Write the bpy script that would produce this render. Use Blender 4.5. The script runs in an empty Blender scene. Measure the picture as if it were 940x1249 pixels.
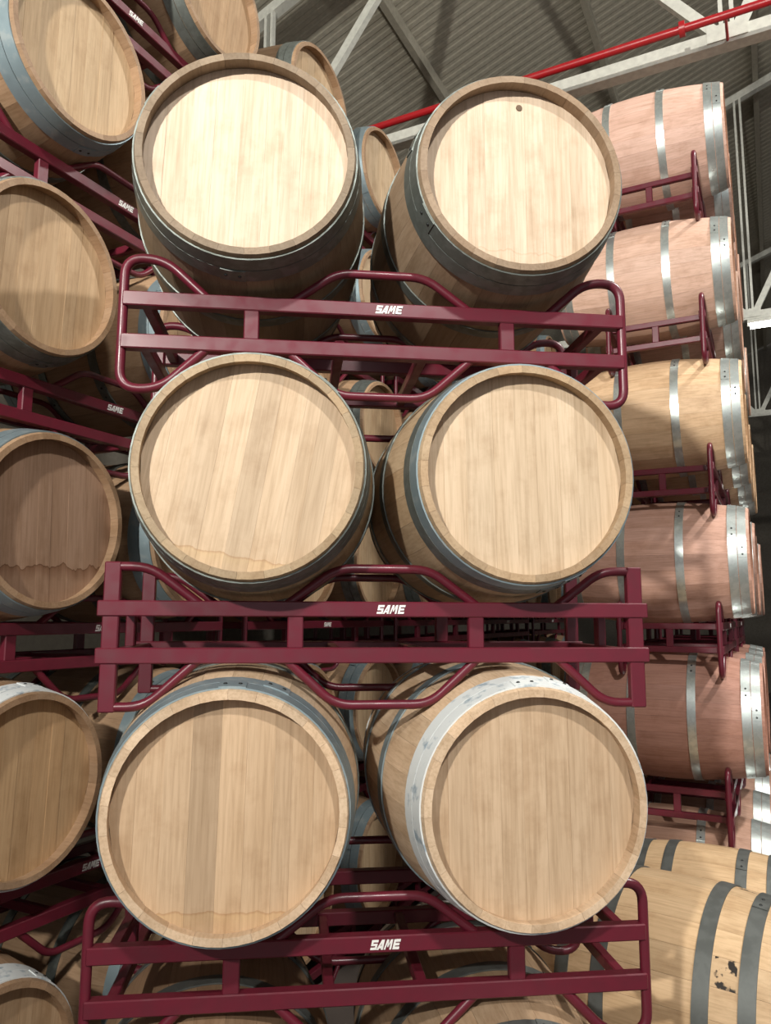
import bpy, bmesh, math, random
from mathutils import Vector, Matrix
random.seed(7)
scene = bpy.context.scene
col = scene.collection
R_ = math.radians

# ------------------------------------------------------------------ camera, world, lights, exposure
CH = 1.98                                   # camera height above the floor
F_PX, PITCH, ROLL = 927.4, 0.1358, 0.0038   # solved from the photograph (940 x 1249 frame)
cd = bpy.data.cameras.new('camera')
cd.sensor_fit = 'VERTICAL'; cd.sensor_height = 36.0; cd.lens = F_PX * 36.0 / 1249.0
cd.clip_start = 0.05; cd.clip_end = 200
cam = bpy.data.objects.new('camera', cd); col.objects.link(cam)
cam.matrix_world = Matrix.Translation((0, 0, CH)) @ Matrix.Rotation(math.pi / 2 + PITCH, 4, 'X') @ Matrix.Rotation(ROLL, 4, 'Z')
scene.camera = cam

world = bpy.data.worlds.new('hall_ambient'); scene.world = world; world.use_nodes = True
bg = world.node_tree.nodes['Background']
bg.inputs[0].default_value = (0.95, 0.97, 1.0, 1); bg.inputs[1].default_value = 0.31

def area_light(name, loc, target, size, power, color=(1, .93, .86)):
    l = bpy.data.lights.new(name, 'AREA'); l.shape = 'DISK'; l.size = size; l.energy = power; l.color = color
    o = bpy.data.objects.new(name, l); col.objects.link(o); o.location = loc
    d = Vector(target) - Vector(loc)
    o.rotation_euler = d.to_track_quat('-Z', 'Y').to_euler()
    return o
KEY = (-2.35, -3.5, 2.6 + CH)               # flood lamp hung well behind the viewer
KEY_T = (0.2, 2.2, 3.15 + CH)
HIGH = [(1.8, -4.2, 5.6 + CH), (5.5, 2.6, 6.4 + CH)]       # high-bay lamps under the roof
kl = bpy.data.lights.new('flood_light_beam', 'SPOT'); kl.energy = 1620; kl.color = (1, .97, .885); kl.shadow_soft_size = .11
kl.spot_size = math.radians(108); kl.spot_blend = 1.0
ko = bpy.data.objects.new('flood_light_beam', kl); col.objects.link(ko); ko.location = KEY
ko.rotation_euler = (Vector(KEY_T) - Vector(KEY)).to_track_quat('-Z', 'Y').to_euler()
for h_ in HIGH:
    area_light('high_bay_beam', h_, (h_[0], h_[1] + 1.2, 0), 0.5, 380, (1, .98, .92))

vs = scene.view_settings
vs.view_transform = 'Standard'; vs.look = 'None'; vs.gamma = 1.0; vs.use_curve_mapping = False
vs.exposure = 0.62

# ------------------------------------------------------------------ helpers
def lin(c):
    return tuple(((v / 255) / 12.92 if v / 255 <= .04045 else ((v / 255 + .055) / 1.055) ** 2.4) for v in c) + (1.0,)

def tag(o, label=None, cat=None, group=None, kind=None):
    if label: o['label'] = label
    if cat: o['category'] = cat
    if group: o['group'] = group
    if kind: o['kind'] = kind
    return o

def empty(name, loc=(0, 0, 0), rz=0.0):
    o = bpy.data.objects.new(name, None); col.objects.link(o)
    o.location = loc; o.rotation_euler = (0, 0, rz); o.empty_display_size = .1
    return o

def link(name, me, parent=None, loc=(0, 0, 0), rot=(0, 0, 0), color=None):
    o = bpy.data.objects.new(name, me); col.objects.link(o)
    o.parent = parent; o.location = loc; o.rotation_euler = rot
    if color: o.color = color
    return o

def finish(bm, name, material, smooth=None):
    bmesh.ops.recalc_face_normals(bm, faces=bm.faces)
    me = bpy.data.meshes.new(name); bm.to_mesh(me); bm.free()
    if material: me.materials.append(material)
    if smooth is not None:
        for p in me.polygons: p.use_smooth = True
        me.set_sharp_from_angle(angle=R_(smooth))
    return me

def add_box(bm, x0, x1, y0, y1, z0, z1):
    v = [bm.verts.new((x, y, z)) for x in (x0, x1) for y in (y0, y1) for z in (z0, z1)]
    for f in ((0, 1, 3, 2), (4, 6, 7, 5), (0, 4, 5, 1), (2, 3, 7, 6), (0, 2, 6, 4), (1, 5, 7, 3)):
        bm.faces.new([v[i] for i in f])

def box_mesh(name, x0, x1, y0, y1, z0, z1, mt, bev=0.003):
    bm = bmesh.new(); add_box(bm, x0, x1, y0, y1, z0, z1)
    if bev: bmesh.ops.bevel(bm, geom=bm.edges[:], offset=bev, segments=1, affect='EDGES')
    return finish(bm, name, mt)

def add_tube(bm, pts, r, segs=10, cap=True):
    pts = [Vector(p) for p in pts]; rings = []
    up = None
    for i, p in enumerate(pts):
        a = pts[max(i - 1, 0)]; b = pts[min(i + 1, len(pts) - 1)]
        t = (b - a).normalized()
        if up is None:
            up = Vector((0, 1, 0)) if abs(t.y) < .9 else Vector((0, 0, 1))
        s = t.cross(up).normalized(); u = s.cross(t).normalized(); up = u
        rings.append([bm.verts.new(p + r * (math.cos(k * 2 * math.pi / segs) * s + math.sin(k * 2 * math.pi / segs) * u)) for k in range(segs)])
    for A, B in zip(rings, rings[1:]):
        for k in range(segs):
            bm.faces.new((A[k], A[(k + 1) % segs], B[(k + 1) % segs], B[k]))
    if cap:
        bm.faces.new(rings[0]); bm.faces.new(rings[-1][::-1])

def fillet(pts, rad, n=5):
    """round the inner corners of a polyline"""
    P = [Vector(p) for p in pts]; out = [P[0]]
    for a, b, c in zip(P, P[1:], P[2:]):
        d1 = (a - b); d2 = (c - b); r = min(rad, d1.length * .49, d2.length * .49)
        p1 = b + d1.normalized() * r; p2 = b + d2.normalized() * r
        for k in range(n + 1):
            t = k / n
            out.append(p1 * (1 - t) ** 2 + b * 2 * t * (1 - t) + p2 * t * t)
    out.append(P[-1]); return out

def tube_mesh(name, pts, r, mt, segs=10):
    bm = bmesh.new(); add_tube(bm, pts, r, segs)
    return finish(bm, name, mt, 50)

# ------------------------------------------------------------------ materials
def new_mat(name):
    m = bpy.data.materials.new(name); m.use_nodes = True
    nt = m.node_tree; b = nt.nodes['Principled BSDF']
    return m, nt, b

def N(nt, t, **kw):
    n = nt.nodes.new(t)
    for k, v in kw.items(): setattr(n, k, v)
    return n

def mixc(nt, blend, fac, a, b):
    m = N(nt, 'ShaderNodeMix', data_type='RGBA', blend_type=blend)
    for inp, v in ((m.inputs[0], fac), (m.inputs[6], a), (m.inputs[7], b)):
        if hasattr(v, 'default_value') or hasattr(v, 'is_output'): nt.links.new(v, inp)
        else: inp.default_value = v
    return m.outputs[2]

def ramp(nt, src, stops):
    r = N(nt, 'ShaderNodeValToRGB'); e = r.color_ramp.elements
    while len(e) < len(stops): e.new(.5)
    for el, (p, c) in zip(e, stops):
        el.position = p; el.color = c if len(c) == 4 else tuple(c) + (1,)
    nt.links.new(src, r.inputs[0]); return r.outputs[0]

def wood(name, axis, stain=None, rough=.62):
    """oak: colour from the object's own colour, grain along local axis (0 x, 1 y, 2 z)"""
    m, nt, b = new_mat(name)
    tc = N(nt, 'ShaderNodeTexCoord'); oi = N(nt, 'ShaderNodeObjectInfo')
    comb = N(nt, 'ShaderNodeCombineXYZ')
    mul = N(nt, 'ShaderNodeMath', operation='MULTIPLY'); mul.inputs[1].default_value = 37.0
    nt.links.new(oi.outputs['Random'], mul.inputs[0])
    for i in range(3): nt.links.new(mul.outputs[0], comb.inputs[i])
    add = N(nt, 'ShaderNodeVectorMath', operation='ADD')
    nt.links.new(tc.outputs['Object'], add.inputs[0]); nt.links.new(comb.outputs[0], add.inputs[1])
    def noise(sc_al, sc_ac, detail, rough_):
        mp = N(nt, 'ShaderNodeMapping'); s = [sc_ac] * 3; s[axis] = sc_al
        mp.inputs['Scale'].default_value = s
        nt.links.new(add.outputs[0], mp.inputs[0])
        n = N(nt, 'ShaderNodeTexNoise'); n.inputs['Scale'].default_value = 1.0
        n.inputs['Detail'].default_value = detail; n.inputs['Roughness'].default_value = rough_
        nt.links.new(mp.outputs[0], n.inputs[0]); return n.outputs[0]
    g1 = noise(6, 130, 4, .6); g2 = noise(1.6, 16, 3, .55); g3 = noise(9, 9, 5, .62)
    c = mixc(nt, 'MULTIPLY', 1.0, oi.outputs['Color'], ramp(nt, g1, [(.27, (.80, .77, .73)), (.58, (1.02, 1.02, 1.02))]))
    c = mixc(nt, 'MULTIPLY', 1.0, c, ramp(nt, g2, [(.30, (.88, .85, .81)), (.60, (1.03, 1.03, 1.03))]))
    c = mixc(nt, 'MULTIPLY', .7, c, ramp(nt, g3, [(.30, (.80, .75, .70)), (.50, (1, 1, 1))]))
    if stain:                      # dried wine line: a shape of its own on the head
        z0, amp, tint = stain
        sp = N(nt, 'ShaderNodeSeparateXYZ'); nt.links.new(tc.outputs['Object'], sp.inputs[0])
        mp = N(nt, 'ShaderNodeMapping'); mp.inputs['Scale'].default_value = (17, 1, 3)
        nt.links.new(tc.outputs['Object'], mp.inputs[0])
        n = N(nt, 'ShaderNodeTexNoise'); n.inputs['Scale'].default_value = 1; n.inputs['Detail'].default_value = 3
        nt.links.new(mp.outputs[0], n.inputs[0])
        ma = N(nt, 'ShaderNodeMath', operation='MULTIPLY_ADD'); ma.inputs[1].default_value = amp; ma.inputs[2].default_value = z0 - amp / 2
        nt.links.new(n.outputs[0], ma.inputs[0])
        d = N(nt, 'ShaderNodeMath', operation='SUBTRACT')
        nt.links.new(ma.outputs[0], d.inputs[0]); nt.links.new(sp.outputs[2], d.inputs[1])
        sc_ = N(nt, 'ShaderNodeMath', operation='MULTIPLY_ADD'); sc_.inputs[1].default_value = 8; sc_.inputs[2].default_value = .5
        nt.links.new(d.outputs[0], sc_.inputs[0])
        msk = ramp(nt, sc_.outputs[0], [(.497, (1, 1, 1)), (.505, tint), (.55, tuple(min(1, t * 1.0 + .27) for t in tint)), (.85, (.97, .95, .93))])
        c = mixc(nt, 'MULTIPLY', 1.0, c, msk)
    nt.links.new(c, b.inputs['Base Color'])
    b.inputs['Roughness'].default_value = rough
    b.inputs['Specular IOR Level'].default_value = .3
    bp = N(nt, 'ShaderNodeBump'); bp.inputs['Strength'].default_value = .12; bp.inputs['Distance'].default_value = .002
    nt.links.new(g1, bp.inputs['Height']); nt.links.new(bp.outputs[0], b.inputs['Normal'])
    return m

M_STAVE = wood('oak_stave', 1, rough=.55)
M_HEAD = wood('oak_head', 2)
def inked():
    m = wood('oak_stave_inked', 1, rough=.55); nt = m.node_tree; b = nt.nodes['Principled BSDF']
    src = b.inputs['Base Color'].links[0].from_socket
    tc = N(nt, 'ShaderNodeTexCoord'); oi = N(nt, 'ShaderNodeObjectInfo')
    n = N(nt, 'ShaderNodeTexNoise'); n.inputs['Scale'].default_value = 34; n.inputs['Detail'].default_value = 3
    nt.links.new(tc.outputs['Object'], n.inputs[0])
    sp = N(nt, 'ShaderNodeSeparateXYZ'); nt.links.new(tc.outputs['Object'], sp.inputs[0])
    d = N(nt, 'ShaderNodeMath', operation='ADD'); d.inputs[1].default_value = .21; nt.links.new(sp.outputs[1], d.inputs[0])
    ab = N(nt, 'ShaderNodeMath', operation='ABSOLUTE'); nt.links.new(d.outputs[0], ab.inputs[0])
    w_ = N(nt, 'ShaderNodeMath', operation='LESS_THAN'); w_.inputs[1].default_value = .03; nt.links.new(ab.outputs[0], w_.inputs[0])
    q = N(nt, 'ShaderNodeMath', operation='LESS_THAN'); q.inputs[1].default_value = .3; nt.links.new(oi.outputs['Random'], q.inputs[0])
    a1 = N(nt, 'ShaderNodeMath', operation='MULTIPLY'); nt.links.new(w_.outputs[0], a1.inputs[0]); nt.links.new(q.outputs[0], a1.inputs[1])
    msk = ramp(nt, n.outputs[0], [(.54, (0, 0, 0)), (.60, (1, 1, 1))])
    a2 = N(nt, 'ShaderNodeMath', operation='MULTIPLY'); nt.links.new(a1.outputs[0], a2.inputs[0]); nt.links.new(msk, a2.inputs[1])
    nt.links.new(mixc(nt, 'MIX', a2.outputs[0], src, lin((38, 31, 26))), b.inputs['Base Color'])
    return m
M_STAVE_INK = inked()
M_HEAD_ST = wood('oak_head_wine_line', 2, (-.226, .05, (.80, .70, .60)))
M_HEAD_ST2 = wood('oak_head_faint_line', 2, (-.212, .07, (.93, .84, .80)))
M_HEAD_ST3 = wood('oak_head_dark_line', 2, (-.15, .11, (.42, .32, .26)))

def metal_hoop(name, base, rough, metallic, patch=None, amount=.5):
    m, nt, b = new_mat(name)
    tc = N(nt, 'ShaderNodeTexCoord')
    n = N(nt, 'ShaderNodeTexNoise'); n.inputs['Scale'].default_value = 26; n.inputs['Detail'].default_value = 6
    nt.links.new(tc.outputs['Object'], n.inputs[0])
    c = mixc(nt, 'MIX', ramp(nt, n.outputs[0], [(amount - .06, (0, 0, 0)), (amount + .06, (1, 1, 1))]), lin(base), lin(patch or tuple(v * .86 for v in base)))
    nt.links.new(c, b.inputs['Base Color'])
    b.inputs['Metallic'].default_value = metallic
    nt.links.new(ramp(nt, n.outputs[0], [(.3, (rough,) * 3), (.7, (min(1, rough + .15),) * 3)]), b.inputs['Roughness'])
    return m
M_HOOP = metal_hoop('hoop_weathered_zinc', (122, 128, 124), .46, .7, (110, 115, 110))
M_HOOP_SHINY = metal_hoop('hoop_bright_zinc', (206, 212, 210), .27, .78, (188, 196, 194))
M_HOOP_DARK = metal_hoop('hoop_dark_steel', (96, 99, 97), .5, .6, (104, 107, 105))
M_HOOP_WHITE = metal_hoop('hoop_flaked_white', (212, 216, 216), .55, .15, (150, 164, 174), .62)
M_HOOP_BLUE = metal_hoop('hoop_dull_blue_zinc', (134, 150, 156), .45, .55, (150, 160, 162), .6)
M_RIVET = metal_hoop('rivet_steel', (70, 72, 72), .45, .8)

def paint(name, base, rough=.34, chip=True):
    m, nt, b = new_mat(name)
    tc = N(nt, 'ShaderNodeTexCoord')
    n = N(nt, 'ShaderNodeTexNoise'); n.inputs['Scale'].default_value = 22; n.inputs['Detail'].default_value = 6
    nt.links.new(tc.outputs['Object'], n.inputs[0])
    c = mixc(nt, 'MIX', ramp(nt, n.outputs[0], [(.35, (0, 0, 0)), (.7, (1, 1, 1))]), lin(base), lin(tuple(v * .91 for v in base)))
    nt.links.new(c, b.inputs['Base Color'])
    b.inputs['Roughness'].default_value = rough
    nt.links.new(ramp(nt, n.outputs[0], [(.35, (rough,) * 3), (.7, (rough + .14,) * 3)]), b.inputs['Roughness'])
    return m
M_RACK = paint('burgundy_paint', (98, 28, 43), .28)
M_LOGO = paint('white_print', (238, 236, 232), .5)
M_WHITE = paint('white_truss_paint', (214, 214, 204), .5)
M_RED = paint('red_pipe_paint', (176, 26, 34), .3)
M_ROOF = paint('roof_sheet_grey', (182, 176, 160), .55)
M_WALL = paint('wall_panel_grey', (104, 98, 88), .7)
M_GREY = paint('lamp_body_grey', (120, 122, 122), .45)
M_PEG = paint('dark_peg_wood', (104, 84, 66), .7)
M_TIMBER = paint('timber_runner', (150, 112, 76), .75)

def concrete():
    m, nt, b = new_mat('concrete_floor')
    tc = N(nt, 'ShaderNodeTexCoord'); n = N(nt, 'ShaderNodeTexNoise'); n.inputs['Scale'].default_value = 1.6; n.inputs['Detail'].default_value = 8
    nt.links.new(tc.outputs['Object'], n.inputs[0])
    nt.links.new(ramp(nt, n.outputs[0], [(.3, lin((74, 65, 60))), (.7, lin((98, 88, 82)))]), b.inputs['Base Color'])
    b.inputs['Roughness'].default_value = .6
    return m
M_FLOOR = concrete()

def emit(name, c, s):
    m, nt, b = new_mat(name)
    b.inputs['Base Color'].default_value = (1, 1, 1, 1)
    b.inputs['Emission Color'].default_value = c; b.inputs['Emission Strength'].default_value = s
    return m
M_TUBE = emit('lit_tube', (1, .98, .92, 1), 9)
M_LENS = emit('lit_lens', (1, .95, .86, 1), 6)

# ------------------------------------------------------------------ the hall (axes: N_ along the trusses, W_ along the rows)
N_ = Vector((.8917, -.4527, 0)); W_ = Vector((.4527, .8917, 0)); PHI = 1.10
def hall(s, w, z): return N_ * s + W_ * w + Vector((0, 0, z + CH))
S0, S1, RIDGE, WA, WB = -4.7, 22.0, 7.0, -7.0, 23.0
def roof_z(s):
    return (7.35 + .37 * (s + .22)) if s <= RIDGE else (7.35 + .37 * (2 * RIDGE - s + .22))

def poly_obj(name, verts, faces, mt, label, kind='structure'):
    me = bpy.data.meshes.new(name); me.from_pydata([tuple(v) for v in verts], [], faces); me.update()
    me.materials.append(mt)
    o = link(name, me); o['kind'] = kind; o['label'] = label
    return o

def slab(name, corners, th, mt, label):
    """a thick quad: corners then extruded by vector th"""
    v = [Vector(c) for c in corners]; v += [c + Vector(th) for c in v]
    return poly_obj(name, v, [(0, 1, 2, 3), (7, 6, 5, 4), (0, 4, 5, 1), (1, 5, 6, 2), (2, 6, 7, 3), (3, 7, 4, 0)], mt, label)

fl = slab('floor', [hall(S0, WA, -CH), hall(S1, WA, -CH), hall(S1, WB, -CH), hall(S0, WB, -CH)], (0, 0, -.2), M_FLOOR, 'grey brown concrete floor of the barrel hall')
slab('wall_side', [hall(S0, WA, -CH), hall(S0, WB, -CH), hall(S0, WB, roof_z(S0)), hall(S0, WA, roof_z(S0))], -N_ * .2, M_WALL, 'grey panelled side wall of the hall')
slab('wall_back', [hall(S0, WB, -CH), hall(S1, WB, -CH), hall(S1, WB, 7), hall(S0, WB, 7)], W_ * .2, M_WALL, 'grey panelled far wall of the hall')
poly_obj('wall_gable', [hall(S0, WB + .02, 7), hall(S1, WB + .02, 7), hall(RIDGE, WB + .02, roof_z(RIDGE))], [(0, 1, 2)], M_WALL, 'grey gable above the far wall')

# corrugated roof sheet
prof = []; wq = WA; PIT = .12
while wq < WB:
    prof += [(wq, 0), (wq + .05, 0), (wq + .065, .0045), (wq + .105, .0045)]; wq += PIT
verts = []; faces = []
ss = [S0 - .3, RIDGE, S1]
for s in ss:
    for (w_, h) in prof: verts.append(hall(s, w_, roof_z(s) + h))
n_ = len(prof)
for a in range(2):
    for k in range(n_ - 1): faces.append((a * n_ + k, a * n_ + k + 1, (a + 1) * n_ + k + 1, (a + 1) * n_ + k))
ceiling = poly_obj('ceiling', verts, faces, M_ROOF, 'grey green corrugated metal roof seen from below')

def oriented_box(name, p0, p1, a, b_, mt, parent=None, side=None):
    """a straight steel section from p0 to p1, a wide along 'side' and b_ deep across it"""
    p0 = Vector(p0); p1 = Vector(p1); d = p1 - p0; L = d.length; d.normalize()
    s = (Vector(side) if side is not None else W_.copy()); s = (s - d * s.dot(d)).normalized(); u = d.cross(s)
    base = parent.location.copy() if parent else Vector((0, 0, 0))
    bm = bmesh.new(); vs_ = []
    for q in (p0, p1):
        for i, j in ((-1, -1), (1, -1), (1, 1), (-1, 1)): vs_.append(bm.verts.new(q + s * (a / 2 * i) + u * (b_ / 2 * j) - base))
    for f in ((0, 1, 2, 3), (7, 6, 5, 4), (0, 4, 5, 1), (1, 5, 6, 2), (2, 6, 7, 3), (3, 7, 4, 0)): bm.faces.new([vs_[i] for i in f])
    o = link(name, finish(bm, name, mt), parent)
    return o

# purlins under the sheet
for k, s in enumerate([-4.85 + 1.68 * i for i in range(8)]):
    if S0 < s < RIDGE: oriented_box('purlin', hall(s, WA + .2, roof_z(s) - .09), hall(s, WB - .2, roof_z(s) - .09), .07, .14, M_ROOF, ceiling, side=N_)

def truss(w0, label):
    t = empty('roof_truss', hall(S0, w0, -CH + (roof_z(S0) + CH) - 1.3)); tag(t, label, 'truss', 'white roof trusses')
    zb = 4.0
    sA = S0 + .05; sB = 14.0
    oriented_box('bottom_chord', hall(sA, w0, zb), hall(sB, w0, zb), .10, .11, M_WHITE, t)
    top = lambda s: roof_z(s) - .22
    oriented_box('top_chord', hall(sA, w0, top(sA)), hall(RIDGE, w0, top(RIDGE)), .10, .10, M_WHITE, t)
    oriented_box('top_chord', hall(RIDGE, w0, top(RIDGE)), hall(sB, w0, top(sB)), .10, .10, M_WHITE, t)
    nodes = [-.06 + 3.91 * i for i in range(-1, 4)]
    for s in nodes:
        oriented_box('vertical_strut', hall(s - .035, w0 - .03, zb), hall(s - .035, w0 - .03, top(s)), .05, .028, M_WHITE, t)
        oriented_box('vertical_strut', hall(s + .035, w0 - .03, zb), hall(s + .035, w0 - .03, top(s)), .05, .028, M_WHITE, t)
        for sg in (-1, 1):
            e = s + sg * 1.955
            if e < sA: continue
            oriented_box('diagonal_strut', hall(s + sg * .06, w0 - .02, zb + .03), hall(e, w0 - .02, top(e)), .06, .075, M_WHITE, t)
        oriented_box('gusset_plate', hall(s - .13, w0 - .056, zb + .03), hall(s + .13, w0 - .056, zb + .03), .008, .12, M_WHITE, t)
truss(5.375, 'white steel roof truss with diagonals just behind the red pipe')
truss(10.91, 'white steel roof truss farther off, carrying the lit tube lamp')
truss(16.45, 'white steel roof truss farthest off, next to the end wall')

# red pipe along the truss
pp = empty('red_pipe', hall(-4.6, 5.0, 3.9)); tag(pp, 'red painted pipe hung along the white roof truss', 'pipe')
def pl(s): return hall(s, 5.0, 3.9) - pp.location
link('pipe_run', tube_mesh('pipe_run', [pl(-4.6), pl(13)], .027, M_RED, 14), pp)
for s in (-3.3, -.326, 5.6):
    bm = bmesh.new(); add_tube(bm, [pl(s - .018), pl(s + .018)], .05, 16); link('flange', finish(bm, 'flange', M_RED, 40), pp)
for s in (-3.9, -.06, 3.85):
    bm = bmesh.new(); add_tube(bm, [pl(s), pl(s) + W_ * .32 + Vector((0, 0, .06))], .01, 6); link('pipe_bracket', finish(bm, 'pipe_bracket', M_RED, 40), pp)

# tube lamps under the second truss
def tube_lamp(s, w_, z, label):
    t = empty('tube_lamp', hall(s, w_, z + .05)); tag(t, label, 'lamp', 'tube lamps')
    oriented_box('housing', hall(s, w_, z + .05), hall(s + 1.25, w_, z + .05), .12, .05, M_WHITE, t)
    bm = bmesh.new(); add_tube(bm, [hall(s + .03, w_ - .02, z) - t.location, hall(s + 1.22, w_ - .02, z) - t.location], .045, 12)
    link('tube', finish(bm, 'tube', M_TUBE, 40), t)
tube_lamp(-.10, 10.9, 3.86, 'lit white tube lamp under the second roof truss')

# lamps that light the stacks
def lamp_head(name, loc, aim, r, label, bracket):
    t = empty(name, loc); tag(t, label, 'lamp')
    q = (Vector(aim) - Vector(loc)).to_track_quat('-Z', 'Y').to_matrix().to_4x4()
    bm = bmesh.new(); seg = 24; rings = []
    for (rr, zz) in ((r * 1.05, .02), (r * 1.12, .03), (r * .9, .16), (r * .35, .24), (r * .3, .34), (.001, .34)):
        rings.append([bm.verts.new(q @ Vector((rr * math.cos(2 * math.pi * k / seg), rr * math.sin(2 * math.pi * k / seg), zz))) for k in range(seg)])
    for A, B in zip(rings, rings[1:]):
        for k in range(seg): bm.faces.new((A[k], A[(k + 1) % seg], B[(k + 1) % seg], B[k]))
    link('reflector', finish(bm, 'reflector', M_GREY, 30), t)
    bm = bmesh.new()
    c = [bm.verts.new(q @ Vector((r * math.cos(2 * math.pi * k / seg), r * math.sin(2 * math.pi * k / seg), .03))) for k in range(seg)]
    bm.faces.new(c); link('lens', finish(bm, 'lens', M_LENS), t)
    bm = bmesh.new(); add_tube(bm, [q @ Vector((0, 0, .3)), Vector(bracket)], .012, 8); link('hanger', finish(bm, 'hanger', M_GREY, 40), t)
lamp_head('flood_lamp', KEY, KEY_T, .13, 'grey round flood lamp hung behind the viewer', (0, 0, roof_z(KEY[0] * .8917 - KEY[1] * .4527) + CH - KEY[2]))
for i, h_ in enumerate(HIGH):
    lamp_head('high_bay_lamp', h_, (h_[0], h_[1] + 1.2, 0), .24, ('grey bell lamp hung under the roof above the viewer', 'grey bell lamp hung under the roof over the side aisle')[i], (0, 0, roof_z(h_[0] * .8917 - h_[1] * .4527) + CH - h_[2]))

# ------------------------------------------------------------------ barrels
BL, RB, RE = .98, .345, .29        # length, bilge radius, end radius
def prof_r(y): return RB - (RB - RE) * (abs(y) / (BL / 2)) ** 2.0
NST = 26; NB = 9; RECESS = .043; ROTS = {}

def stave_mesh(mt):
    bm = bmesh.new(); da = math.pi / NST - .0009
    ys = [-BL / 2, -BL / 2 + .012, -BL / 2 + .07, -.3, -.2, -.1, 0, .1, .2, .3, BL / 2 - .07, BL / 2 - .012, BL / 2]
    rows = []
    for y in ys:
        ro = prof_r(y); e = BL / 2 - abs(y)
        th = .019 if e < .001 else (.022 if e < .02 else .027)
        if e < .001: ro -= .002
        row = []
        for a in (-da, 0, da): row.append(bm.verts.new((ro * math.sin(a), y, ro * math.cos(a))))
        for a in (da, 0, -da): row.append(bm.verts.new(((ro - th) * math.sin(a), y, (ro - th) * math.cos(a))))
        rows.append(row)
    for A, B in zip(rows, rows[1:]):
        for k in range(6): bm.faces.new((A[k], A[(k + 1) % 6], B[(k + 1) % 6], B[k]))
    bm.faces.new(rows[0]); bm.faces.new(rows[-1][::-1])
    return finish(bm, 'stave', mt, 35)
ME_STAVE = stave_mesh(M_STAVE); ME_STAVE_INK = stave_mesh(M_STAVE_INK)

RH = prof_r(BL / 2 - RECESS) - .0265 + .003
def board_meshes(mt, seed):
    rnd = random.Random(seed); ws = [rnd.uniform(.75, 1.3) for _ in range(NB)]
    tot = sum(ws); x = -RH; res = []
    for i, w_ in enumerate(ws):
        x1 = x + 2 * RH * w_ / tot; g = .00012
        a, b = max(x + g, -RH * .9999), min(x1 - g, RH * .9999)
        n = 5; xs = [a + (b - a) * k / (n - 1) for k in range(n)]
        out = [(q, math.sqrt(max(RH * RH - q * q, 1e-8))) for q in xs] + [(q, -math.sqrt(max(RH * RH - q * q, 1e-8))) for q in reversed(xs)]
        pro = rnd.uniform(-.0008, .0008)
        bm = bmesh.new(); y0 = -BL / 2 + RECESS + pro; y1 = y0 + .022
        A = [bm.verts.new((p[0], y0, p[1])) for p in out]; B = [bm.verts.new((p[0], y1, p[1])) for p in out]
        bm.faces.new(A); bm.faces.new(B[::-1])
        for k in range(len(A)): bm.faces.new((A[k], A[(k + 1) % len(A)], B[(k + 1) % len(A)], B[k]))
        res.append(finish(bm, 'head_board', mt)); x = x1
    return res
BOARDS = {k: board_meshes(m, sd) for k, (m, sd) in {'plain': (M_HEAD, 3), 'wide': (M_HEAD, 11), 'line': (M_HEAD_ST, 5), 'faint': (M_HEAD_ST2, 8), 'dark': (M_HEAD_ST3, 21)}.items()}

def rear_head_mesh():
    bm = bmesh.new(); seg = 40; y0 = BL / 2 - RECESS
    A = [bm.verts.new((RH * math.cos(2 * math.pi * k / seg), y0, RH * math.sin(2 * math.pi * k / seg))) for k in range(seg)]
    B = [bm.verts.new((v.co.x, y0 - .02, v.co.z)) for v in A]
    bm.faces.new(A); bm.faces.new(B[::-1])
    for k in range(seg): bm.faces.new((A[k], A[(k + 1) % seg], B[(k + 1) % seg], B[k]))
    return finish(bm, 'rear_head', M_HEAD, 40)
ME_REAR = rear_head_mesh()

HOOP_CACHE = {}
def hoop_mesh(y0, y1, mt):
    key = (round(y0, 4), round(y1, 4), mt.name)
    if key in HOOP_CACHE: return HOOP_CACHE[key]
    bm = bmesh.new(); seg = 64; prof = []
    ym = (y0 + y1) / 2
    for y in (y0, ym, y1): prof.append((y, prof_r(y) + .0042))
    for y in (y1, ym, y0): prof.append((y, prof_r(y) + .0002))
    rings = [[bm.verts.new((r * math.sin(2 * math.pi * k / seg), y, r * math.cos(2 * math.pi * k / seg))) for (y, r) in prof] for k in range(seg)]
    n = len(prof)
    for k in range(seg):
        A = rings[k]; B = rings[(k + 1) % seg]
        for j in range(n): bm.faces.new((A[j], A[(j + 1) % n], B[(j + 1) % n], B[j]))
    HOOP_CACHE[key] = finish(bm, 'hoop', mt, 40); return HOOP_CACHE[key]

LAP_CACHE = {}
def lap_mesh(y0, y1, mt):
    """overlapping end of a hoop strip"""
    key = (round(y0, 4), round(y1, 4), mt.name)
    if key in LAP_CACHE: return LAP_CACHE[key]
    bm = bmesh.new(); seg = 4; vsx = []
    for k in range(seg + 1):
        a = -.11 + .22 * k / seg
        vsx.append([bm.verts.new((r * math.sin(a), y, r * math.cos(a))) for (y, r) in ((y0 + .001, prof_r(y0) + .0068), (y1 - .001, prof_r(y1) + .0068), (y1 - .001, prof_r(y1) + .003), (y0 + .001, prof_r(y0) + .003))])
    for A, B in zip(vsx, vsx[1:]):
        for j in range(4): bm.faces.new((A[j], A[(j + 1) % 4], B[(j + 1) % 4], B[j]))
    bm.faces.new(vsx[0]); bm.faces.new(vsx[-1][::-1])
    LAP_CACHE[key] = finish(bm, 'hoop_lap', mt); return LAP_CACHE[key]

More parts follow.
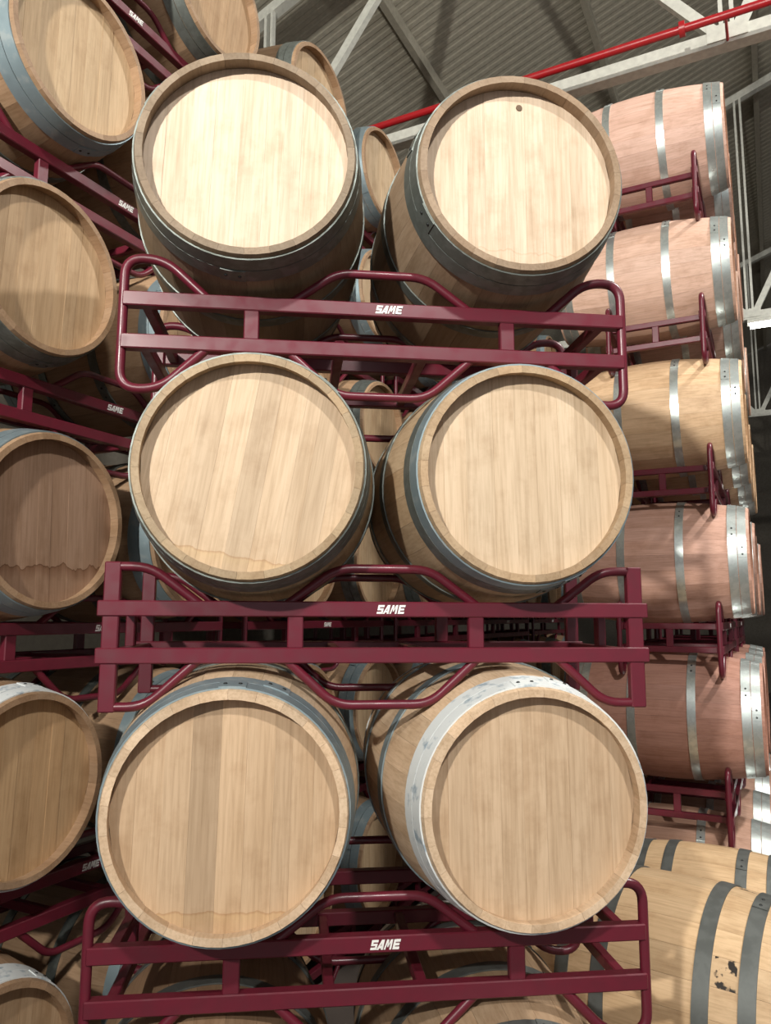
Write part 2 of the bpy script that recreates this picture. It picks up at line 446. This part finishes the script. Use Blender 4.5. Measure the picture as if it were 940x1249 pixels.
def rivet_mesh():
    bm = bmesh.new(); seg = 8
    A = [bm.verts.new((.0055 * math.cos(2 * math.pi * k / seg), .0055 * math.sin(2 * math.pi * k / seg), 0)) for k in range(seg)]
    B = [bm.verts.new((.0036 * math.cos(2 * math.pi * k / seg), .0036 * math.sin(2 * math.pi * k / seg), .0028)) for k in range(seg)]
    for k in range(seg): bm.faces.new((A[k], A[(k + 1) % seg], B[(k + 1) % seg], B[k]))
    bm.faces.new(B)
    return finish(bm, 'rivet', M_RIVET, 40)
ME_RIVET = rivet_mesh()

HOOPS_STD = [(.014, .057), (.060, .104), (.318, .360)]           # from each end
HOOPS_WIDE = [(.008, .050), (.198, .243), (.318, .363)]

def vary(c, a, rnd):
    k = 1 + rnd.uniform(-a, a); t = rnd.uniform(-a * .35, a * .35)
    return (min(1, c[0] * k), min(1, c[1] * k * (1 + t * .5)), min(1, c[2] * k * (1 + t)), 1)

def barrel(loc_head, phi, label, group, head_col, stave_col, hoops=(M_HOOP, M_HOOP, M_HOOP), boards='plain', roll=0.0,
           board_var=.10, stave_var=.12, scale=1.0, layout=HOOPS_STD, tints=None, stave_me=None, rivets=True, seed=0, lap=None, name='wine_barrel', pitch=0.0):
    """loc_head: centre of the outer edge of the facing end, phi: heading of that end"""
    rnd = random.Random(seed * 131 + 17)
    nrm = Vector((math.sin(phi), -math.cos(phi), 0))
    c = Vector(loc_head) - nrm * (BL / 2 * scale)
    t = empty(name, (c.x, c.y, c.z - RB * scale), phi); tag(t, label, 'barrel', group)
    t.scale = (scale,) * 3
    o0 = (0, 0, RB)
    off = rnd.uniform(0, 6.28)
    sc_, hc = lin(stave_col), lin(head_col)
    for k in range(NST):
        link('stave', stave_me or ME_STAVE, t, o0, (0, off + 2 * math.pi * k / NST, 0), vary(sc_, stave_var, rnd))
    for i, me in enumerate(BOARDS[boards]):
        k = tints[i] if tints else 1
        link('head_board', me, t, o0, (0, roll, 0), vary(tuple(v * k for v in hc[:3]), board_var, rnd))
    link('rear_head', ME_REAR, t, o0, (0, roll, 0), hc)
    for side in (-1, 1):
        for i, (a, b) in enumerate(layout):
            y0, y1 = sorted((side * (BL / 2 - a), side * (BL / 2 - b)))
            ang = (lap if lap is not None else rnd.uniform(0, 6.28)) + (0 if i == 0 else .35 * i)
            h = link('hoop', hoop_mesh(y0, y1, hoops[i]), t, o0, (0, ang, 0))
            link('hoop_lap', lap_mesh(y0, y1, hoops[i]), h)
            if rivets:
                ym = (y0 + y1) / 2; r = prof_r(ym) + .0066
                for a_ in (-.06, .06):
                    link('rivet', ME_RIVET, h, (r * math.sin(a_), ym, r * math.cos(a_)), (0, a_, 0))
    return t

# ------------------------------------------------------------------ racks
ZC = .622                    # barrel centre above the rack's lowest point
ZU, ZL = ZC - .3574, ZC - .4792
RD = .25                     # half depth between the two frames
SP = .3724                   # half spacing of the two cradles
RT = .0125
def make_rack_parts():
    P = {}
    for kind, W2 in (('square', .745), ('loop', .715)):
        parts = []
        hb = .0205; ht = .0175
        for fy in (-RD, RD):
            for z in (ZU, ZL):
                parts.append(('beam', box_mesh('beam', -W2, W2, fy - ht, fy + ht, z - hb, z + hb, M_RACK)))
            xs = (-.235, .255) if kind == 'square' else (-.365, .365)
            for x in xs:
                parts.append(('spacer', box_mesh('spacer', x - .021, x + .021, fy - .014, fy + .014, ZL + hb - .002, ZU - hb + .002, M_RACK)))
            zt, zb_ = ZC - .248, RT
            # middle rods: a trapezoid above the upper beam and one below the lower beam
            a, b_ = SP - .115, SP - .245
            parts.append(('cradle_rod', tube_mesh('cradle_rod', fillet([(-a, fy, ZU + .012), (-b_, fy, zt), (b_, fy, zt), (a, fy, ZU + .012)], .045), RT, M_RACK)))
            parts.append(('cradle_rod', tube_mesh('cradle_rod', fillet([(-a, fy, ZL - .012), (-b_, fy, zb_), (b_, fy, zb_), (a, fy, ZL - .012)], .045), RT, M_RACK)))
            for sg in (-1, 1):
                ai, bo = sg * (SP + .115), sg * (SP + .245)
                if kind == 'square':
                    px_ = sg * (W2 - .034)
                    parts.append(('post', box_mesh('post', px_ - .021, px_ + .021, fy - .013, fy + .013, 0, ZC - .236, M_RACK)))
                    parts.append(('cradle_rod', tube_mesh('cradle_rod', fillet([(ai, fy, ZU + .012), (bo, fy, zt), (px_, fy, zt)], .045), RT, M_RACK)))
                    parts.append(('cradle_rod', tube_mesh('cradle_rod', fillet([(ai, fy, ZL - .012), (bo, fy, zb_), (px_, fy, zb_)], .045), RT, M_RACK)))
                else:
                    e = sg * W2
                    pts = [(ai, fy, ZU + .012), (sg * (SP + .235), fy, zt + .012), (e, fy, zt + .012), (e, fy, zb_), (sg * (SP + .235), fy, zb_), (ai, fy, ZL - .012)]
                    parts.append(('end_loop', tube_mesh('end_loop', fillet(pts, .095, 7), RT * 1.08, M_RACK, 12)))
        for sg in (-1, 1):
            x = sg * (W2 - (.034 if kind == 'square' else .06))
            for z in (ZU, ZL):
                parts.append(('cross_bar', box_mesh('cross_bar', x - .014, x + .014, -RD + .016, RD - .016, z - .016, z + .016, M_RACK)))
            parts.append(('cross_spacer', box_mesh('cross_spacer', x - .013, x + .013, -.018, .018, ZL + .014, ZU - .014, M_RACK)))
        for x in (-.12, .12):
            parts.append(('cross_bar', box_mesh('cross_bar', x - .014, x + .014, -RD + .016, RD - .016, ZL - .016, ZL + .016, M_RACK)))
        P[kind] = parts
    return P
RACK = make_rack_parts()

def lettering_mesh():
    """the four slanted block letters S A M E"""
    bm = bmesh.new(); H = .0235; th = .24; adv = [0, .86, 1.74, 2.86]; sh = .28; X = .0198
    cnt = [0]
    def poly(pts, ox):
        cnt[0] += 1; dep = -.0008 - .00012 * cnt[0]
        f = [bm.verts.new((((p[0] + ox + sh * p[1]) - 2.0) * X, 0, (p[1] - .5) * H)) for p in pts]
        g = [bm.verts.new((v.co.x, dep, v.co.z)) for v in f]
        bm.faces.new(g); n = len(f)
        for k in range(n): bm.faces.new((f[k], f[(k + 1) % n], g[(k + 1) % n], g[k]))
    def rect(x0, x1, z0, z1, ox): poly([(x0, z0), (x1, z0), (x1, z1), (x0, z1)], ox)
    o = adv[0]
    rect(0, .82, 0, th, o); rect(0, .82, .40, .62, o); rect(0, .86, 1 - th, 1, o); rect(0, .26, .55, .82, o); rect(.56, .82, .16, .5, o)
    o = adv[1]
    poly([(-.05, 0), (.22, 0), (.62, 1), (.42, 1)], o); rect(.50, .78, 0, 1, o); rect(.15, .6, .16, .36, o)
    o = adv[2]
    poly([(0, 0), (.2, 0), (.40, 1), (.2, 1)], o); poly([(.30, 1), (.46, 1), (.5, .25), (.40, .25)], o)
    poly([(.40, .25), (.5, .25), (.86, 1), (.70, 1)], o); rect(.72, .96, 0, 1, o)
    o = adv[3]
    rect(0, .26, 0, 1, o); rect(0, .85, 0, th, o); rect(0, .78, .39, .61, o); rect(0, .85, 1 - th, 1, o)
    return finish(bm, 'lettering', M_LOGO)
ME_LOGO = lettering_mesh()

def rack(centre, phi, kind, label, group, logo_x=.02, head_gap=.167):
    """centre: barrel centre height point in the front frame plane, midway between the cradles"""
    nrm = Vector((math.sin(phi), -math.cos(phi), 0))
    c = Vector(centre) - nrm * RD
    t = empty('barrel_rack', (c.x, c.y, c.z - ZC), phi); tag(t, label, 'rack', group)
    for nm, me in RACK[kind]: link(nm, me, t)
    link('lettering', ME_LOGO, t, (logo_x, -RD - .0176, ZU))
    return t

# ------------------------------------------------------------------ front stack
PS = .1149; AX = Vector((math.cos(PS), math.sin(PS), 0)); NF = Vector((math.sin(PS), -math.cos(PS), 0))
O = Vector((-.0057, 2.0799, 0)); Z1, PZ, EH = .3746 + CH, .8444, .167
ZLOW = -.066                      # the other rows stand directly on the floor
HB = (205, 166, 122)
front = {
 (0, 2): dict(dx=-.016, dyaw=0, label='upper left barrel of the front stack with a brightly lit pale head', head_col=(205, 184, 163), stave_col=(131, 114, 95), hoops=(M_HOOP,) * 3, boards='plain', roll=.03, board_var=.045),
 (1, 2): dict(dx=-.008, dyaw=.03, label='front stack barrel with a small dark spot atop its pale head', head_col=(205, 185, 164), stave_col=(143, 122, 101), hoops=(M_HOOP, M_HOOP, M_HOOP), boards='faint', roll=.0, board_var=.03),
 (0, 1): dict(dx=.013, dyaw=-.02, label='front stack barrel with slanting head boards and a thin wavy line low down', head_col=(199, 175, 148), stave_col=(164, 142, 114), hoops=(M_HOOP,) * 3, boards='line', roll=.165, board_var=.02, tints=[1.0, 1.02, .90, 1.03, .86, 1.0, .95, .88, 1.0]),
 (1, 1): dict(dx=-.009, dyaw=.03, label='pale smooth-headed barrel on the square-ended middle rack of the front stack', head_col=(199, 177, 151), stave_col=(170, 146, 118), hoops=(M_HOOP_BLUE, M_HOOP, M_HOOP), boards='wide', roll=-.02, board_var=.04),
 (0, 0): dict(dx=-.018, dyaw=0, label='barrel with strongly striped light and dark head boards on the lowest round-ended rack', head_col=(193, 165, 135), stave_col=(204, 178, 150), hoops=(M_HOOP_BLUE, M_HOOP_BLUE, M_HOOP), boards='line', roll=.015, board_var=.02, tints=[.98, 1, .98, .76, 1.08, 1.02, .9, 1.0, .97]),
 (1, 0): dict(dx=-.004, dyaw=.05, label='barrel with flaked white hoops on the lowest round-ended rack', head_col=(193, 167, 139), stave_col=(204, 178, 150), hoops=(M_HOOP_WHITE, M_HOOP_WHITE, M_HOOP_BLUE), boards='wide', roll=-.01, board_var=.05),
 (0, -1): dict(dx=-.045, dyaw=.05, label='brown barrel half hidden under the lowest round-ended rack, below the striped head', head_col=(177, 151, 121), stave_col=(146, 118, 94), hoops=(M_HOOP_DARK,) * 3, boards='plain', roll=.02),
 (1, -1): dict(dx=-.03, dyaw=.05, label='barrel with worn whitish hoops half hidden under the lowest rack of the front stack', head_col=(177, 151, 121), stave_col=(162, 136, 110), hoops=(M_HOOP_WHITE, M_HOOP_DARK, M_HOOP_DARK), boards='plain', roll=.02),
}
FRONT = {}
lapang = {(0, 0): .02, (1, 0): -.05, (0, -1): .1, (1, -1): -.1}
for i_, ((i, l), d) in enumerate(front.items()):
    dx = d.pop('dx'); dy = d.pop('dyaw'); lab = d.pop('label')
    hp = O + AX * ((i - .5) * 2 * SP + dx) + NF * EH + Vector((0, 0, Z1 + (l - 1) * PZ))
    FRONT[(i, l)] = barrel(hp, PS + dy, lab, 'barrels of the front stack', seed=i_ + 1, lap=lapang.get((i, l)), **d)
rack_lab = {2: ('loop', -.008, 'burgundy round-ended steel rack under the two brightest front barrels'),
            1: ('square', 0, 'burgundy square-ended steel rack in the middle of the front stack'),
            0: ('loop', -.012, 'burgundy round-ended steel rack, lowest in view of the front stack'),
            -1: ('loop', -.012, 'burgundy rack on timber runners at the foot of the front stack')}
for l, (k, dx, lab) in rack_lab.items():
    rack(O + AX * dx + Vector((0, 0, Z1 + (l - 1) * PZ)), PS, k, lab, 'barrel racks of the front stack')
zfoot = Z1 - 2 * PZ - ZC
for sg in (-1, 1):
    q = O - NF * RD + AX * (sg * .62)
    me = box_mesh('timber_runner', -.06, .06, -.33, .33, 0, zfoot - .001, M_TIMBER)
    o = link('timber_runner', me, None, (q.x, q.y, 0), (0, 0, PS)); tag(o, 'timber runner under the front stack, ' + ('beside the angled row' if sg < 0 else 'beside the oak barrels'), 'timber', 'timber runners')

# spot on the upper right head
def head_peg(t, x, z, r):
    bm = bmesh.new(); add_tube(bm, [(x, -BL / 2 + RECESS + .004, RB + z), (x, -BL / 2 + RECESS - .0025, RB + z)], r, 10)
    link('peg', finish(bm, 'peg', M_PEG, 40), t)['label'] = 'small dark wooden peg'
head_peg(FRONT[(1, 2)], .008, .222, .009)

# ------------------------------------------------------------------ angled row behind: heads facing the aisle
ORD = {-1: 'bottom tier', 0: 'second tier', 1: 'third tier', 2: 'fourth tier', 3: 'fifth tier', 4: 'sixth tier'}
CORD = ['near end'] + [q + ' column' for q in ('second', 'third', 'fourth', 'fifth', 'sixth', 'seventh', 'eighth', 'ninth', 'tenth')]
LB = Vector((-1.1062, 2.4575, 0)); WR = Vector((math.cos(PHI), math.sin(PHI), 0)); NR = Vector((math.sin(PHI), -math.cos(PHI), 0))
near_dx = {3: .04, 2: -.035, 1: .04, 0: .01, -1: -.05, 4: 0}
LCOL = [0, .77, 1.60, 2.40, 3.25, 4.02, 4.88, 5.65, 6.5, 7.27]
lw = {3: (190, 164, 132), 2: (188, 160, 128), 1: (150, 122, 102), 0: (182, 150, 114), -1: (172, 144, 114), 4: (186, 156, 124)}
rnd = random.Random(4)
for l in range(-1, 5):
    for c in range(10):
        w_ = LCOL[c] + (near_dx[l] if c == 0 else rnd.uniform(-.02, .02))
        ax_ = rnd.uniform(-.02, .02) if c else 0
        hp = LB + WR * w_ + NR * ax_ + Vector((0, 0, Z1 + (l - 1) * PZ + ZLOW))
        hc = lw[l] if c == 0 else rnd.choice([(192, 166, 134), (180, 150, 118), (198, 174, 144)])
        hm = {1: M_HOOP_BLUE, 0: M_HOOP_WHITE, -1: M_HOOP_WHITE, 3: M_HOOP_BLUE}.get(l, M_HOOP) if c == 0 else rnd.choice([M_HOOP, M_HOOP_BLUE, M_HOOP_BLUE])
        bd = 'dark' if (l, c) == (1, 0) else rnd.choice(['plain', 'wide', 'faint'])
        look = {(3, 0): 'tan barrel with dull blue hoops', (2, 0): 'tan barrel with grey hoops', (1, 0): 'dark brown wine-stained barrel', (0, 0): 'orange brown barrel with white hoops', (-1, 0): 'brown barrel with flaking white hoops'}.get((l, c), 'oak barrel')
        barrel(hp, PHI + rnd.uniform(-.03, .03), f'{look} in the long angled row, {ORD[l]}, {CORD[c]}', 'barrels of the long angled row',
               hc, (158, 130, 104), (hm, hm, M_HOOP), bd, rnd.uniform(-.1, .1), .07, .12, seed=100 + l * 10 + c, rivets=(c < 2))
for l in range(-1, 5):
    for k in range(5):
        wm = (LCOL[2 * k] + LCOL[2 * k + 1]) / 2
        p_ = LB + WR * wm - NR * EH + Vector((0, 0, Z1 + (l - 1) * PZ + ZLOW))
        rack(p_, PHI, 'loop', f'burgundy rack under the {ORD[l]} of the long angled row, {("first", "second", "third", "fourth", "last")[k]} pair', 'racks of the long angled row')

# ------------------------------------------------------------------ side-on stack with bright hoops
RBASE = Vector((2.02, 4.18, 0))
RCOL = [0, .76, 1.62, 2.38]
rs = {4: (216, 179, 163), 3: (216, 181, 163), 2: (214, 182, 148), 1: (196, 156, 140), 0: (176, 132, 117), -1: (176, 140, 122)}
ROWC = ['nearest the front stack', 'second from the front stack', 'third from the front stack', 'fourth from the front stack']
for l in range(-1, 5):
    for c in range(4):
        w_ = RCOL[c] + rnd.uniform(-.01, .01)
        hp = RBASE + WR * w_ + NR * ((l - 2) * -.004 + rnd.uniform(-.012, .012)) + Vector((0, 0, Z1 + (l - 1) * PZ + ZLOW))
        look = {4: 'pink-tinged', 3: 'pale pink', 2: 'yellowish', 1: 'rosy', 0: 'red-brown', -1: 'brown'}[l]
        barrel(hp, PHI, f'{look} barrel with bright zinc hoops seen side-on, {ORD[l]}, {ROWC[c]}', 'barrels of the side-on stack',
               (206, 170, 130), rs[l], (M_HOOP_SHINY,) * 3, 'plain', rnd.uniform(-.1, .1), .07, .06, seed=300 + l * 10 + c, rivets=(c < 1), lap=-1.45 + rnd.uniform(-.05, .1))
for l in range(-1, 5):
    for k in range(2):
        wm = (RCOL[2 * k] + RCOL[2 * k + 1]) / 2
        p_ = RBASE + WR * wm - NR * EH + Vector((0, 0, Z1 + (l - 1) * PZ + ZLOW))
        rack(p_, PHI, 'loop', f'burgundy rack under the {ORD[l]} of the side-on stack, {("near", "far")[k]} pair of barrels', 'racks of the side-on stack')

# ------------------------------------------------------------------ two natural oak barrels on the lowest tier beside the front stack
zb = Z1 - 2 * PZ + ZLOW - RB
def oak(center, phi, scale, label, seed):
    nrm = Vector((math.sin(phi), -math.cos(phi), 0))
    hp = Vector((center[0], center[1], zb + RB * scale)) + nrm * (BL / 2 * scale)
    return barrel(hp, phi, label, 'natural oak barrels by the front stack', (200, 170, 134), (204, 174, 138), (M_HOOP_DARK,) * 3, 'plain', 0, .06, .06, scale=scale, layout=HOOPS_WIDE, seed=seed, stave_me=ME_STAVE_INK if scale > 1 else None)
oak((1.075, 2.97), .93, 1.12, 'big natural oak barrel with dark grey hoops and black stains, beside the lowest front rack', 501)
oak((1.475, 3.64), 1.05, 1.0, 'natural oak barrel with dark grey hoops lying behind the stained one', 502)
# timber blocks that carry the two oak barrels
for (cx, cy), phi, lab in (((1.075, 2.97), .93, 'timber block under the stained oak barrel'), ((1.475, 3.64), 1.05, 'timber block under the plain oak barrel')):
    o = link('timber_block', box_mesh('timber_block', -.24, .24, -.16, .16, 0, zb - .002, M_TIMBER, .008), None, (cx, cy, 0), (0, 0, phi))
    tag(o, lab, 'timber', 'timber blocks')
